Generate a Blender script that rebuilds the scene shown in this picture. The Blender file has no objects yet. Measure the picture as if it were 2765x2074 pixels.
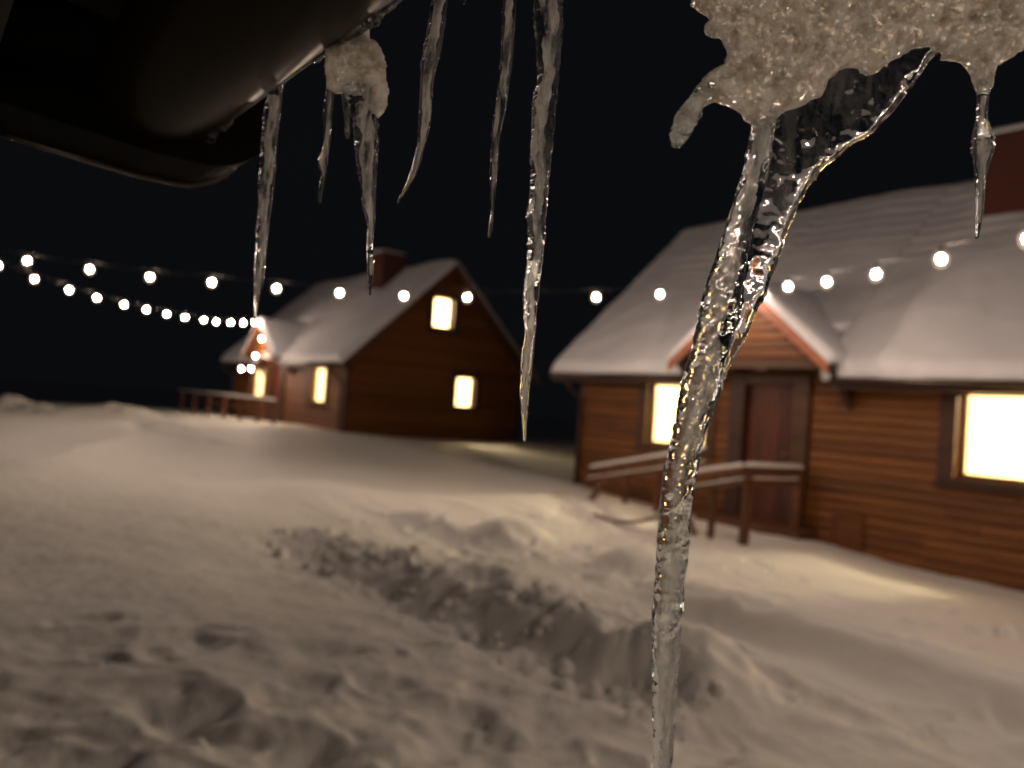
import bpy, bmesh, math, random
import numpy as np
from mathutils import Vector, Matrix
random.seed(4); RNG = np.random.default_rng(7)
scn = bpy.context.scene
COL = scn.collection

# ------------------------------------------------------------------ camera
CAMZ = 1.65
YAW, PITCH, ROLL, FPX = .6535, .0265, .0722, 2168.7        # focal length in pixels of a 2765 wide frame
_F0 = np.array([-math.cos(YAW), math.sin(YAW), 0.]); _R0 = np.array([math.sin(YAW), math.cos(YAW), 0.]); _Z = np.array([0, 0, 1.])
CF = math.cos(PITCH) * _F0 + math.sin(PITCH) * _Z
_U0 = -math.sin(PITCH) * _F0 + math.cos(PITCH) * _Z
CR = math.cos(ROLL) * _R0 + math.sin(ROLL) * _U0
CU = -math.sin(ROLL) * _R0 + math.cos(ROLL) * _U0
CP = np.array([0, 0, CAMZ])
cam = bpy.data.cameras.new('camera'); cam_ob = bpy.data.objects.new('camera', cam); COL.objects.link(cam_ob)
cam.sensor_width = 36; cam.lens = 36 * FPX / 2765
cam.clip_start = .02; cam.clip_end = 3000
cam.dof.use_dof = True; cam.dof.focus_distance = .50; cam.dof.aperture_fstop = cam.lens / 4.8   # 4.8 mm pupil
cam.dof.aperture_blades = 0
m = Matrix.Identity(4)
for i in range(3):
    m[i][0], m[i][1], m[i][2], m[i][3] = CR[i], CU[i], -CF[i], CP[i]
cam_ob.matrix_world = m
scn.camera = cam_ob

# ------------------------------------------------------------------ world, exposure
w = bpy.data.worlds.new('World'); scn.world = w; w.use_nodes = True
bg = w.node_tree.nodes['Background']
bg.inputs[0].default_value = (.74, .80, 1.0, 1); bg.inputs[1].default_value = .0042     # moonless night sky
scn.view_settings.view_transform = 'Standard'; scn.view_settings.look = 'None'
scn.view_settings.exposure = 0; scn.view_settings.gamma = 1
cy = scn.cycles
cy.use_denoising = True; cy.max_bounces = 14; cy.transmission_bounces = 12; cy.transparent_max_bounces = 16
cy.diffuse_bounces = 3; cy.glossy_bounces = 4; cy.sample_clamp_indirect = 40; cy.sample_clamp_direct = 0
cy.caustics_reflective = True; cy.caustics_refractive = True
cy.use_light_tree = True
BULB_W, BULB_C = 11, (1, .73, .57)
ROOM_C = (1, .78, .46)

def ray(px, py): return CF + (px - 1382.5) / FPX * CR - (py - 1037) / FPX * CU
def at(px, py, d): return CP + ray(px, py) * d
def on_y(px, py, y): r = ray(px, py); return CP + r * (y / r[1])
def on_z(px, py, z): r = ray(px, py); return CP + r * ((z - CAMZ) / r[2])
def on_plane(px, py, a, b):                                    # vertical plane through plan points a, b
    r = ray(px, py); n = np.array([-(b[1] - a[1]), b[0] - a[0]])
    t = (n @ np.array(a[:2])) / (n @ r[:2]); return CP + r * t

# ------------------------------------------------------------------ noise
_T = RNG.random((256, 256))
def vn(x, y):
    x = np.asarray(x, float); y = np.asarray(y, float)
    xi = np.floor(x).astype(int); yi = np.floor(y).astype(int); fx = x - xi; fy = y - yi
    fx = fx * fx * fx * (fx * (fx * 6 - 15) + 10); fy = fy * fy * fy * (fy * (fy * 6 - 15) + 10)
    a = _T[xi & 255, yi & 255]; b = _T[(xi + 1) & 255, yi & 255]; c = _T[xi & 255, (yi + 1) & 255]; d = _T[(xi + 1) & 255, (yi + 1) & 255]
    return (a * (1 - fx) + b * fx) * (1 - fy) + (c * (1 - fx) + d * fx) * fy * 1.0 - .5
def fbm(x, y, o=4, g=.5):
    s = 0; a = 1; 
    for i in range(o):
        s = s + a * vn(x * 2 ** i + 17.3 * i, y * 2 ** i + 5.1 * i); a *= g
    return s
def ss(t): t = np.clip(t, 0, 1); return t * t * (3 - 2 * t)

# ------------------------------------------------------------------ materials
def mat(name, col, rough=.6, **k):
    M = bpy.data.materials.new(name); M.use_nodes = True
    b = M.node_tree.nodes['Principled BSDF']
    b.inputs['Base Color'].default_value = (*col, 1); b.inputs['Roughness'].default_value = rough
    for n, v in k.items(): b.inputs[n].default_value = v
    return M, M.node_tree, b
def nd(nt, t, **k):
    n = nt.nodes.new(t)
    for a, v in k.items():
        if hasattr(n, a): setattr(n, a, v)
        else: n.inputs[a].default_value = v
    return n
def wood(name, c1, c2, rough=.55, stretch=(1.2, 22, 22), bump=.25):
    M, nt, b = mat(name, c1, rough)
    tc = nd(nt, 'ShaderNodeTexCoord'); mp = nd(nt, 'ShaderNodeMapping'); mp.inputs['Scale'].default_value = stretch
    oi = nd(nt, 'ShaderNodeObjectInfo'); ad = nd(nt, 'ShaderNodeVectorMath', operation='ADD')
    sc = nd(nt, 'ShaderNodeVectorMath', operation='SCALE'); sc.inputs['Scale'].default_value = 37
    cb = nd(nt, 'ShaderNodeCombineXYZ'); L = nt.links.new
    L(oi.outputs['Random'], cb.inputs[0]); L(oi.outputs['Random'], cb.inputs[1]); L(cb.outputs[0], sc.inputs[0])
    ge = nd(nt, 'ShaderNodeNewGeometry')
    L(ge.outputs['Position'], ad.inputs[0]); L(sc.outputs[0], ad.inputs[1]); L(ad.outputs[0], mp.inputs[0])
    no = nd(nt, 'ShaderNodeTexNoise'); no.inputs['Scale'].default_value = 1; no.inputs['Detail'].default_value = 5
    L(mp.outputs[0], no.inputs['Vector'])
    rp = nd(nt, 'ShaderNodeValToRGB'); rp.color_ramp.elements[0].position = .3; rp.color_ramp.elements[1].position = .7
    rp.color_ramp.elements[0].color = (*c2, 1); rp.color_ramp.elements[1].color = (*c1, 1); L(no.outputs[0], rp.inputs[0])
    hv = nd(nt, 'ShaderNodeHueSaturation'); mr = nd(nt, 'ShaderNodeMapRange'); mr.inputs['To Min'].default_value = .72; mr.inputs['To Max'].default_value = 1.2
    L(oi.outputs['Random'], mr.inputs[0]); L(mr.outputs[0], hv.inputs['Value']); L(rp.outputs[0], hv.inputs['Color']); L(hv.outputs[0], b.inputs['Base Color'])
    bp = nd(nt, 'ShaderNodeBump'); bp.inputs['Strength'].default_value = bump; bp.inputs['Distance'].default_value = .01
    L(no.outputs[0], bp.inputs['Height']); L(bp.outputs[0], b.inputs['Normal'])
    return M
def snow_mat(name, s1=9, s2=70, d=.02, col=(.80, .785, .755)):
    M, nt, b = mat(name, col, .55); L = nt.links.new
    b.inputs['Specular IOR Level'].default_value = .12
    ge = nd(nt, 'ShaderNodeNewGeometry')
    n1 = nd(nt, 'ShaderNodeTexNoise'); n1.inputs['Scale'].default_value = s1; n1.inputs['Detail'].default_value = 6
    n2 = nd(nt, 'ShaderNodeTexNoise'); n2.inputs['Scale'].default_value = s2; n2.inputs['Detail'].default_value = 3
    L(ge.outputs['Position'], n1.inputs['Vector']); L(ge.outputs['Position'], n2.inputs['Vector'])
    mx = nd(nt, 'ShaderNodeMath', operation='MULTIPLY_ADD'); mx.inputs[1].default_value = .25
    L(n2.outputs[0], mx.inputs[0]); L(n1.outputs[0], mx.inputs[2])
    bp = nd(nt, 'ShaderNodeBump'); bp.inputs['Strength'].default_value = .5; bp.inputs['Distance'].default_value = d
    L(mx.outputs[0], bp.inputs['Height']); L(bp.outputs[0], b.inputs['Normal'])
    return M
M_SNOW = snow_mat('snow'); M_RSNOW = snow_mat('roof_snow', 4, 40, .015, (.84, .84, .88))
M_LOG = wood('stained_boards', (.26, .095, .018), (.13, .043, .009))
M_TRIM = wood('dark_trim', (.10, .042, .018), (.05, .02, .01))
M_BARGE = wood('red_fascia', (.42, .15, .075), (.28, .09, .045))
M_RAKE = wood('brown_barge', (.16, .06, .03), (.09, .035, .018))
M_DOOR = wood('door_wood', (.14, .034, .014), (.07, .018, .009), stretch=(22, 22, 1.2))
M_RAIL = wood('rail_wood', (.19, .07, .024), (.09, .034, .014))
M_METAL, _, _ = mat('dark_brown_metal', (.05, .028, .018), .32, Metallic=.3)
M_PLAST, _, _ = mat('cream_plaster', (.84, .77, .62), .9)
M_BRICK, nt, b = mat('chimney_brick', (.085, .026, .016), .9)
M_HANDLE, _, _ = mat('steel', (.5, .48, .45), .3, Metallic=1.0)
M_CABLE, _, _ = mat('black_cable', (.008, .008, .008), .6)
M_BLACK, _, _ = mat('black_rubber', (.004, .004, .0035), .6, **{'Specular IOR Level': .02})
M_GUT2, _, _ = mat('dark_rim_paint', (.02, .014, .009), .35)
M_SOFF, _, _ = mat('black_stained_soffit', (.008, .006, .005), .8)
M_LIP, _, _ = mat('glossy_gutter_lip', (.5, .32, .14), .3, Metallic=.8)
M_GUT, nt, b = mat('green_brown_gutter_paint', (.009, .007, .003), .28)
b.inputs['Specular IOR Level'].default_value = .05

def glow(name, col, s):
    M = bpy.data.materials.new(name); M.use_nodes = True; nt = M.node_tree; nt.nodes.clear()
    o = nd(nt, 'ShaderNodeOutputMaterial'); e = nd(nt, 'ShaderNodeEmission'); e.inputs[0].default_value = (*col, 1); e.inputs[1].default_value = s
    t = nd(nt, 'ShaderNodeBsdfTransparent'); a = nd(nt, 'ShaderNodeAddShader')
    nt.links.new(e.outputs[0], a.inputs[0]); nt.links.new(t.outputs[0], a.inputs[1]); nt.links.new(a.outputs[0], o.inputs[0]); return M
M_BULB = glow('lit_bulb_glass', (1, .77, .60), 165)
M_HALO = glow('bulb_halo_glow', (1, .74, .52), .35)  # weak emission imitating the soft halo around each bulb
M_FILL = glow('ice_fill_glow', (1, .79, .58), 2.4)  # added glow behind the camera, lights the ice from the front
M_LAMP = glow('lit_lamp_globe', (1, .86, .62), 25)
def pane_mat():
    M = bpy.data.materials.new('window_glass'); M.use_nodes = True; nt = M.node_tree; nt.nodes.clear(); L = nt.links.new
    o = nd(nt, 'ShaderNodeOutputMaterial'); t = nd(nt, 'ShaderNodeBsdfTransparent'); g = nd(nt, 'ShaderNodeBsdfGlossy'); g.inputs['Roughness'].default_value = .03
    lw = nd(nt, 'ShaderNodeLayerWeight'); lw.inputs[0].default_value = .5; pw = nd(nt, 'ShaderNodeMath', operation='POWER'); pw.inputs[1].default_value = 4.5
    f = nd(nt, 'ShaderNodeMath', operation='MULTIPLY_ADD'); f.inputs[1].default_value = .7; f.inputs[2].default_value = .04; mx = nd(nt, 'ShaderNodeMixShader')
    L(lw.outputs['Facing'], pw.inputs[0]); L(pw.outputs[0], f.inputs[0])
    L(f.outputs[0], mx.inputs[0]); L(t.outputs[0], mx.inputs[1]); L(g.outputs[0], mx.inputs[2]); L(mx.outputs[0], o.inputs[0]); return M
M_PANE = pane_mat()
def ice_mat(name, milk_lo, milk_hi, scale=(60, 60, 9), rough=.03, col=(.93, .96, .98), milk=(.93, .91, .88), lo=.42, hi=.62, sss=.03, bs=.35, bd=.0012, vein=None, glint=0.):
    M = bpy.data.materials.new(name); M.use_nodes = True; nt = M.node_tree; nt.nodes.clear(); L = nt.links.new
    o = nd(nt, 'ShaderNodeOutputMaterial')
    g = nd(nt, 'ShaderNodeBsdfGlass'); g.inputs['IOR'].default_value = 1.31; g.inputs['Roughness'].default_value = rough; g.inputs['Color'].default_value = (*col, 1)
    dt = nd(nt, 'ShaderNodeBsdfPrincipled'); dt.inputs['Base Color'].default_value = (*milk, 1); dt.inputs['Roughness'].default_value = .28; dt.inputs['IOR'].default_value = 1.31
    dt.inputs['Subsurface Weight'].default_value = 1; dt.inputs['Subsurface Radius'].default_value = (1, .95, .9); dt.inputs['Subsurface Scale'].default_value = sss
    tc = nd(nt, 'ShaderNodeNewGeometry'); mp = nd(nt, 'ShaderNodeMapping'); mp.inputs['Scale'].default_value = scale
    L(tc.outputs['Position'], mp.inputs[0])
    no = nd(nt, 'ShaderNodeTexNoise'); no.inputs['Scale'].default_value = 1; no.inputs['Detail'].default_value = 5; no.inputs['Roughness'].default_value = .6
    L(mp.outputs[0], no.inputs['Vector'])
    mr = nd(nt, 'ShaderNodeMapRange'); mr.inputs['From Min'].default_value = lo; mr.inputs['From Max'].default_value = hi
    mr.inputs['To Min'].default_value = milk_lo; mr.inputs['To Max'].default_value = milk_hi; L(no.outputs[0], mr.inputs[0])
    n2 = nd(nt, 'ShaderNodeTexNoise'); n2.inputs['Scale'].default_value = 420; n2.inputs['Detail'].default_value = 3; L(tc.outputs['Position'], n2.inputs['Vector'])
    bp = nd(nt, 'ShaderNodeBump'); bp.inputs['Strength'].default_value = bs; bp.inputs['Distance'].default_value = bd; L(n2.outputs[0], bp.inputs['Height'])
    L(bp.outputs[0], g.inputs['Normal']); L(bp.outputs[0], dt.inputs['Normal'])
    if vein:
        n3 = nd(nt, 'ShaderNodeTexNoise'); n3.inputs['Scale'].default_value = 110; n3.inputs['Detail'].default_value = 6; n3.inputs['Roughness'].default_value = .65; L(tc.outputs['Position'], n3.inputs['Vector'])
        cr = nd(nt, 'ShaderNodeValToRGB'); cr.color_ramp.elements[0].position = .40; cr.color_ramp.elements[1].position = .58; cr.color_ramp.elements[0].color = (*vein, 1); cr.color_ramp.elements[1].color = (*milk, 1)
        L(n3.outputs[0], cr.inputs[0]); L(cr.outputs[0], dt.inputs['Base Color'])
        ad = nd(nt, 'ShaderNodeMath', operation='MULTIPLY_ADD'); ad.inputs[1].default_value = 2.0; L(n3.outputs[0], ad.inputs[0]); L(n2.outputs[0], ad.inputs[2]); L(ad.outputs[0], bp.inputs['Height'])
    mx = nd(nt, 'ShaderNodeMixShader'); L(mr.outputs[0], mx.inputs[0]); L(g.outputs[0], mx.inputs[1]); L(dt.outputs[0], mx.inputs[2]); L(mx.outputs[0], o.inputs[0])
    if glint:                                                         # frost crystals: sparse mirror facets, each with its own tilt
        vo = nd(nt, 'ShaderNodeTexVoronoi'); vo.inputs['Scale'].default_value = 480; L(tc.outputs['Position'], vo.inputs['Vector'])
        sb = nd(nt, 'ShaderNodeVectorMath', operation='SUBTRACT'); sb.inputs[1].default_value = (.5, .5, .5); L(vo.outputs['Color'], sb.inputs[0])
        sc = nd(nt, 'ShaderNodeVectorMath', operation='SCALE'); sc.inputs['Scale'].default_value = 1.5; L(sb.outputs[0], sc.inputs[0])
        ad2 = nd(nt, 'ShaderNodeVectorMath', operation='ADD'); L(tc.outputs['Normal'], ad2.inputs[0]); L(sc.outputs[0], ad2.inputs[1])
        nm = nd(nt, 'ShaderNodeVectorMath', operation='NORMALIZE'); L(ad2.outputs[0], nm.inputs[0])
        gl = nd(nt, 'ShaderNodeBsdfGlossy'); gl.inputs['Roughness'].default_value = .12; L(nm.outputs[0], gl.inputs['Normal'])
        v2 = nd(nt, 'ShaderNodeTexVoronoi'); v2.inputs['Scale'].default_value = 480; v2.feature = 'F1'; L(tc.outputs['Position'], v2.inputs['Vector'])
        sx = nd(nt, 'ShaderNodeSeparateXYZ'); L(v2.outputs['Color'], sx.inputs[0])
        gt = nd(nt, 'ShaderNodeMath', operation='GREATER_THAN'); gt.inputs[1].default_value = .84; L(sx.outputs[2], gt.inputs[0])
        cg = nd(nt, 'ShaderNodeMath', operation='MULTIPLY'); cg.inputs[1].default_value = glint; L(gt.outputs[0], cg.inputs[0]); L(cg.outputs[0], gl.inputs['Color'])
        m2 = nd(nt, 'ShaderNodeAddShader'); L(mx.outputs[0], m2.inputs[0]); L(gl.outputs[0], m2.inputs[1]); L(m2.outputs[0], o.inputs[0])
    return M
M_ICE = ice_mat('icicle_ice', .0, .10, scale=(110, 110, 26), lo=.46, hi=.66, rough=.03, bs=.12)
M_WEB = ice_mat('clear_ice', .0, .22, scale=(45, 45, 12), lo=.5, hi=.75, bs=.06)
M_BIG = ice_mat('long_icicle_ice', .0, .10, scale=(70, 70, 14), rough=.03, lo=.46, hi=.66, bs=.10)
M_FROST = ice_mat('frosted_ice', .62, .92, scale=(34, 34, 34), rough=.10, lo=.37, hi=.5, bs=1., bd=.007, vein=(.60, .55, .48), glint=.8, sss=.010)

def core_mat():
    M = bpy.data.materials.new('bubbly_core_ice'); M.use_nodes = True; nt = M.node_tree; nt.nodes.clear(); L = nt.links.new
    o = nd(nt, 'ShaderNodeOutputMaterial'); d = nd(nt, 'ShaderNodeBsdfDiffuse'); d.inputs[0].default_value = (.86, .83, .79, 1); t = nd(nt, 'ShaderNodeBsdfTransparent')
    ge = nd(nt, 'ShaderNodeNewGeometry'); mp = nd(nt, 'ShaderNodeMapping'); mp.inputs['Scale'].default_value = (170, 170, 38); L(ge.outputs['Position'], mp.inputs[0])
    no = nd(nt, 'ShaderNodeTexNoise'); no.inputs['Scale'].default_value = 1; no.inputs['Detail'].default_value = 5; L(mp.outputs[0], no.inputs['Vector'])
    mr = nd(nt, 'ShaderNodeMapRange'); mr.inputs['From Min'].default_value = .40; mr.inputs['From Max'].default_value = .62; mr.inputs['To Max'].default_value = .75; L(no.outputs[0], mr.inputs[0])
    mx = nd(nt, 'ShaderNodeMixShader'); L(mr.outputs[0], mx.inputs[0]); L(t.outputs[0], mx.inputs[1]); L(d.outputs[0], mx.inputs[2]); L(mx.outputs[0], o.inputs[0]); return M
M_CORE = core_mat()
# ------------------------------------------------------------------ mesh helpers
def link(name, me, material, parent=None, smooth=False):
    o = bpy.data.objects.new(name, me); COL.objects.link(o)
    if material and not me.materials: me.materials.append(material)
    if parent: o.parent = parent
    if smooth:
        me.polygons.foreach_set('use_smooth', [True] * len(me.polygons))
    return o
def mesh(name, v, f):
    me = bpy.data.meshes.new(name); me.from_pydata([tuple(map(float, p)) for p in v], [], [tuple(q) for q in f]); me.update(); return me
def np_mesh(name, v, quads, smooth=True):
    me = bpy.data.meshes.new(name); v = np.asarray(v, np.float32); q = np.asarray(quads, np.int32)
    k = q.shape[1]
    me.vertices.add(len(v)); me.vertices.foreach_set('co', v.ravel())
    me.loops.add(q.size); me.loops.foreach_set('vertex_index', q.ravel())
    me.polygons.add(len(q)); me.polygons.foreach_set('loop_start', np.arange(len(q), dtype=np.int32) * k)
    me.polygons.foreach_set('use_smooth', np.full(len(q), smooth)); me.update(calc_edges=True); me.validate(); return me
class MB:
    def __init__(s): s.v = []; s.f = []
    def poly(s, pts, d):                                        # prism: polygon swept by vector d
        n = len(s.v); k = len(pts); d = np.array(d, float)
        s.v += [tuple(p) for p in pts] + [tuple(np.array(p) + d) for p in pts]
        s.f += [tuple(range(n, n + k))[::-1], tuple(range(n + k, n + 2 * k))]
        s.f += [(n + i, n + (i + 1) % k, n + k + (i + 1) % k, n + k + i) for i in range(k)]; return s
    def box(s, a, b):
        a, b = np.minimum(a, b), np.maximum(a, b)
        return s.poly([(a[0], a[1], a[2]), (b[0], a[1], a[2]), (b[0], b[1], a[2]), (a[0], b[1], a[2])], (0, 0, b[2] - a[2]))
    def beam(s, p, q, wd, h, up=(0, 0, 1)):                     # rectangular bar from p to q
        p = np.array(p, float); q = np.array(q, float); d = q - p; d1 = d / np.linalg.norm(d); sd = np.cross(d1, up); sd /= np.linalg.norm(sd); u = np.cross(sd, d1)
        return s.poly([p + sd * wd * a + u * h * b for a, b in ((-.5, -.5), (.5, -.5), (.5, .5), (-.5, .5))], d)
    def tube(s, pts, r, n=8):
        pts = [np.array(p, float) for p in pts]; b0 = len(s.v)
        for i, p in enumerate(pts):
            t = pts[min(i + 1, len(pts) - 1)] - pts[max(i - 1, 0)]; t /= np.linalg.norm(t)
            a = np.cross(t, (.31, .2, .93)); a /= np.linalg.norm(a); c = np.cross(t, a); rr = r[i] if hasattr(r, '__len__') else r
            s.v += [tuple(p + rr * (a * math.cos(2 * math.pi * k / n) + c * math.sin(2 * math.pi * k / n))) for k in range(n)]
        for i in range(len(pts) - 1):
            for k in range(n): s.f.append((b0 + i * n + k, b0 + i * n + (k + 1) % n, b0 + (i + 1) * n + (k + 1) % n, b0 + (i + 1) * n + k))
        s.f.append(tuple(range(b0, b0 + n))[::-1]); e = b0 + (len(pts) - 1) * n; s.f.append(tuple(range(e, e + n))); return s
    def sphere(s, c, r, n=10, sq=1.0):
        b0 = len(s.v); k = n // 2
        for i in range(1, k):
            th = math.pi * i / k
            s.v += [(c[0] + r * math.sin(th) * math.cos(2 * math.pi * j / n), c[1] + r * math.sin(th) * math.sin(2 * math.pi * j / n), c[2] + sq * r * math.cos(th)) for j in range(n)]
        t = len(s.v); s.v += [(c[0], c[1], c[2] + sq * r), (c[0], c[1], c[2] - sq * r)]
        for j in range(n):
            s.f.append((t, b0 + j, b0 + (j + 1) % n)); s.f.append((t + 1, b0 + (k - 2) * n + (j + 1) % n, b0 + (k - 2) * n + j))
            for i in range(k - 2): s.f.append((b0 + i * n + j, b0 + (i + 1) * n + j, b0 + (i + 1) * n + (j + 1) % n, b0 + i * n + (j + 1) % n))
        return s
    def mesh(s, name):
        me = mesh(name, s.v, s.f); bm = bmesh.new(); bm.from_mesh(me); bmesh.ops.recalc_face_normals(bm, faces=bm.faces); bm.to_mesh(me); bm.free(); return me
    def build(s, name, material, parent=None, smooth=False): return link(name, s.mesh(name), material, parent, smooth)
def tag(o, label=None, cat=None, group=None, kind=None):
    for k, v in (('label', label), ('category', cat), ('group', group), ('kind', kind)):
        if v: o[k] = v
    return o
def empty(name, loc=(0, 0, 0)):
    o = bpy.data.objects.new(name, None); COL.objects.link(o); o.location = loc; o.empty_display_size = .1; return o
def lamp(name, loc, power, col, r, parent=None):
    l = bpy.data.lights.new(name, 'POINT'); l.energy = power; l.color = col; l.shadow_soft_size = r
    o = bpy.data.objects.new(name, l); COL.objects.link(o); o.location = loc
    if parent: o.parent = parent
    return o

# ------------------------------------------------------------------ snow ground
DENTS = []
for _ in range(300):                                           # old half-filled footprints and slumps in the near snow
    a = random.uniform(-.85, .85); r = 2.2 + 3.8 * random.random() ** 1.6
    d = _F0 * math.cos(a) + _R0 * math.sin(a); p = d * r
    if p[1] > 3.5 and p[0] > -9: continue
    DENTS.append((p[0], p[1], random.uniform(.10, .26), random.uniform(.012, .045) * (1 - .11 * (r - 2.2)), random.uniform(.6, 1.5), random.uniform(0, 3.14)))
for _ in range(150):                                           # trodden path beyond the ridge
    DENTS.append((random.uniform(-9.5, -1), random.uniform(4.3, 8.6), random.uniform(.06, .14), random.uniform(.015, .055), random.uniform(.6, 1.6), random.uniform(0, 3.14)))
def ground_h(x, y):
    h = .52 * ss((-x - 7) / 15) - .06 * ss((x + 5) / 4)
    h = h + .12 * np.exp(-((y - 9.9) / 1.0) ** 2) * ss((-x - 4.5) / 2) * ss((x + 19) / 3)           # drift along the facade
    h = h + .10 * np.exp(-((x + 9.6) / 1.5) ** 2 - ((y - 8.6) / .8) ** 2)
    r = np.hypot(x, y)
    h = h - np.clip(r - 34, 0, None) * .05
    h = np.where(r > 90, np.maximum(h, -2.9), h)
    wob = .25 * fbm(x * .8, y * .2 + 3, 2)
    top = fbm(x * 1.6 + 9, y * 1.6, 3)
    L1 = (.30 + .70 * ss((x + 8.2) / 2.4)) * ss((x + 9.3) / .9) * ss((-2.6 - x) / .9)                                               # shovelled ridge, steep side to the camera
    s = y - 3.93 - wob
    prof = np.where(s < 0, ss((s + .40 + .14 * fbm(x * 1.5, y * 2.5, 2)) / .46), np.exp(-(s / .8) ** 2))
    h = h + L1 * (.24 + .06 * ss((x + 6.5) / 2) + .16 * top) * prof * (1 + .30 * fbm(x * 4.5, y * 4.5 + 7, 3))
    h = h - L1 * .07 * np.exp(-((s + .45) / .28) ** 2)
    h = h + np.minimum(1, L1 * 2.5) * np.exp(-((s + .35) / .5) ** 2) * (.09 * fbm(x * 4, y * 4, 3) + .03 * np.abs(fbm(x * 11, y * 11, 2)))
    L2 = ss((x + 5.2) / 1.2)                                                                        # softer ridge nearer the cabin
    s2 = y - 5.62 - .10 * fbm(x * .8, 7.7, 2) - .02 * (x + 3)
    h = h + L2 * .25 * np.where(s2 < 0, np.exp(-(s2 / .17) ** 2), np.exp(-(s2 / .7) ** 2))
    h = h + L2 * (-.05) * np.exp(-((s2 + .5) / .3) ** 2)
    for mx_, my_, ra, hh in ((-7.75, 6.15, .42, .22), (-5.95, 6.35, .38, .24), (-4.9, 5.9, .4, .1), (-8.7, 5.6, .5, .08), (-11.5, 5.2, .9, .1)):
        q = ((x - mx_) ** 2 + (y - my_) ** 2) / ra ** 2; h = h + hh * np.exp(-q ** 1.5)
    # bank at the far left, shaped so its crest stands in for a band of light
    s3 = (x + 12.3) * .54 + (y - 1.2) * .84 + .25 * fbm(x * .6, y * .6, 3); al = -(x + 12.3) * .84 + (y - 1.2) * .54
    h = h + .27 * np.where(s3 < 0, np.exp(-(s3 / .28) ** 2), np.exp(-(s3 / .9) ** 2)) * ss((al + 3.) / 2) * ss((6.3 - al) / 1.5)
    h = h + (.22 + .5 * fbm(x * .7, y * .7, 4)) * np.exp(-((r - 27.5) / 1.5) ** 2) * ss((7.3 - y) / 2) * ss((-x - 18) / 4)
    s4 = y - 4.65 + .07 * (x + 17); h = h + (-.20 * np.exp(-(s4 / .30) ** 2) + .14 * np.exp(-((s4 - .7) / .4) ** 2)) * ss((-x - 16.6) / .8) * ss((x + 23.5) / 2)
    s5 = y - 5.5 - .12 * (x + 9.3); h = h + .10 * np.where(s5 < 0, np.exp(-(s5 / .15) ** 2), np.exp(-(s5 / .5) ** 2)) * ss((x + 10) / 1) * ss((-6.8 - x) / .5)
    h = h + .055 * fbm(x * .7, y * 4.5, 4) * ss((y - 4.0) / .6) * ss((9.2 - y) / 1.) * ss((x + 12) / 3)                 # tracks along the path
    # undulation and surface detail
    near = 1 / (1 + (r / 9) ** 2)
    h = h + .13 * fbm(x * .22, y * .22, 3) + .07 * near * fbm(x * 1.1 + 3, y * 1.1, 3) + .024 * near * fbm(x * 3.2, y * 3.2, 4) + .005 * fbm(x * 9, y * 9, 3)
    WX = .22 * fbm(x * 3.1 + 40, y * 3.1, 3); WY = .22 * fbm(x * 3.1, y * 3.1 + 80, 3)
    for (dx, dy, ra, dp, asp, th) in DENTS:
        msk = (np.abs(x - dx) < .8) & (np.abs(y - dy) < .8)
        if not msk.any(): continue
        ex = x[msk] - dx + WX[msk]; ey = y[msk] - dy + WY[msk]
        u = ex * math.cos(th) + ey * math.sin(th); v = -ex * math.sin(th) + ey * math.cos(th)
        q = (u / (ra * asp)) ** 2 + (v / ra) ** 2
        h[msk] += -dp * np.exp(-q * q) + .35 * dp * np.exp(-(np.sqrt(q) - 1.5) ** 2 * 5)
    return h
def gz(x, y): return float(ground_h(np.array([float(x)]), np.array([float(y)]))[0])
a_f = math.atan2(_F0[1], _F0[0])
ang = np.concatenate([np.linspace(-.86, .86, 620), np.linspace(.86, 2 * math.pi - .86, 90)[1:-1]])
rad = np.concatenate([[.02, .4, .8], np.geomspace(1.2, 48, 560), np.geomspace(50, 420, 26)])
A, Rr = np.meshgrid(ang, rad); X = Rr * np.cos(a_f - A); Y = Rr * np.sin(a_f - A)
H = ground_h(X.ravel(), Y.ravel())
na, nr = len(ang), len(rad)
idx = np.arange(nr * na).reshape(nr, na); nxt = np.roll(idx, -1, axis=1)
Q = np.stack([idx[:-1], nxt[:-1], nxt[1:], idx[1:]], -1).reshape(-1, 4)
g = link('snowy_ground', np_mesh('snowy_ground', np.stack([X.ravel(), Y.ravel(), H], -1), Q), M_SNOW)
tag(g, kind='structure')
# broken snow clods lying along the shovelled ridge
cl = MB()
for _ in range(170):
    x = random.uniform(-8.9, -2.7); y = 3.68 + random.gauss(0, .26)
    if y > 4.15: continue
    r = .012 + .07 * random.random() ** 3; z = gz(x, y)
    n0 = len(cl.v); cl.sphere((x, y, z + r * .35), r, 7, random.uniform(.6, 1))
    for i in range(n0, len(cl.v)):
        p = np.array(cl.v[i]); cl.v[i] = tuple(p + np.array([random.uniform(-1, 1) for _ in range(3)]) * r * .22)
o = cl.build('snow_clods', M_SNOW, None, True); tag(o, 'loose clods of broken snow lying along the shovelled ridge', 'snow clods', kind='stuff')

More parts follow.
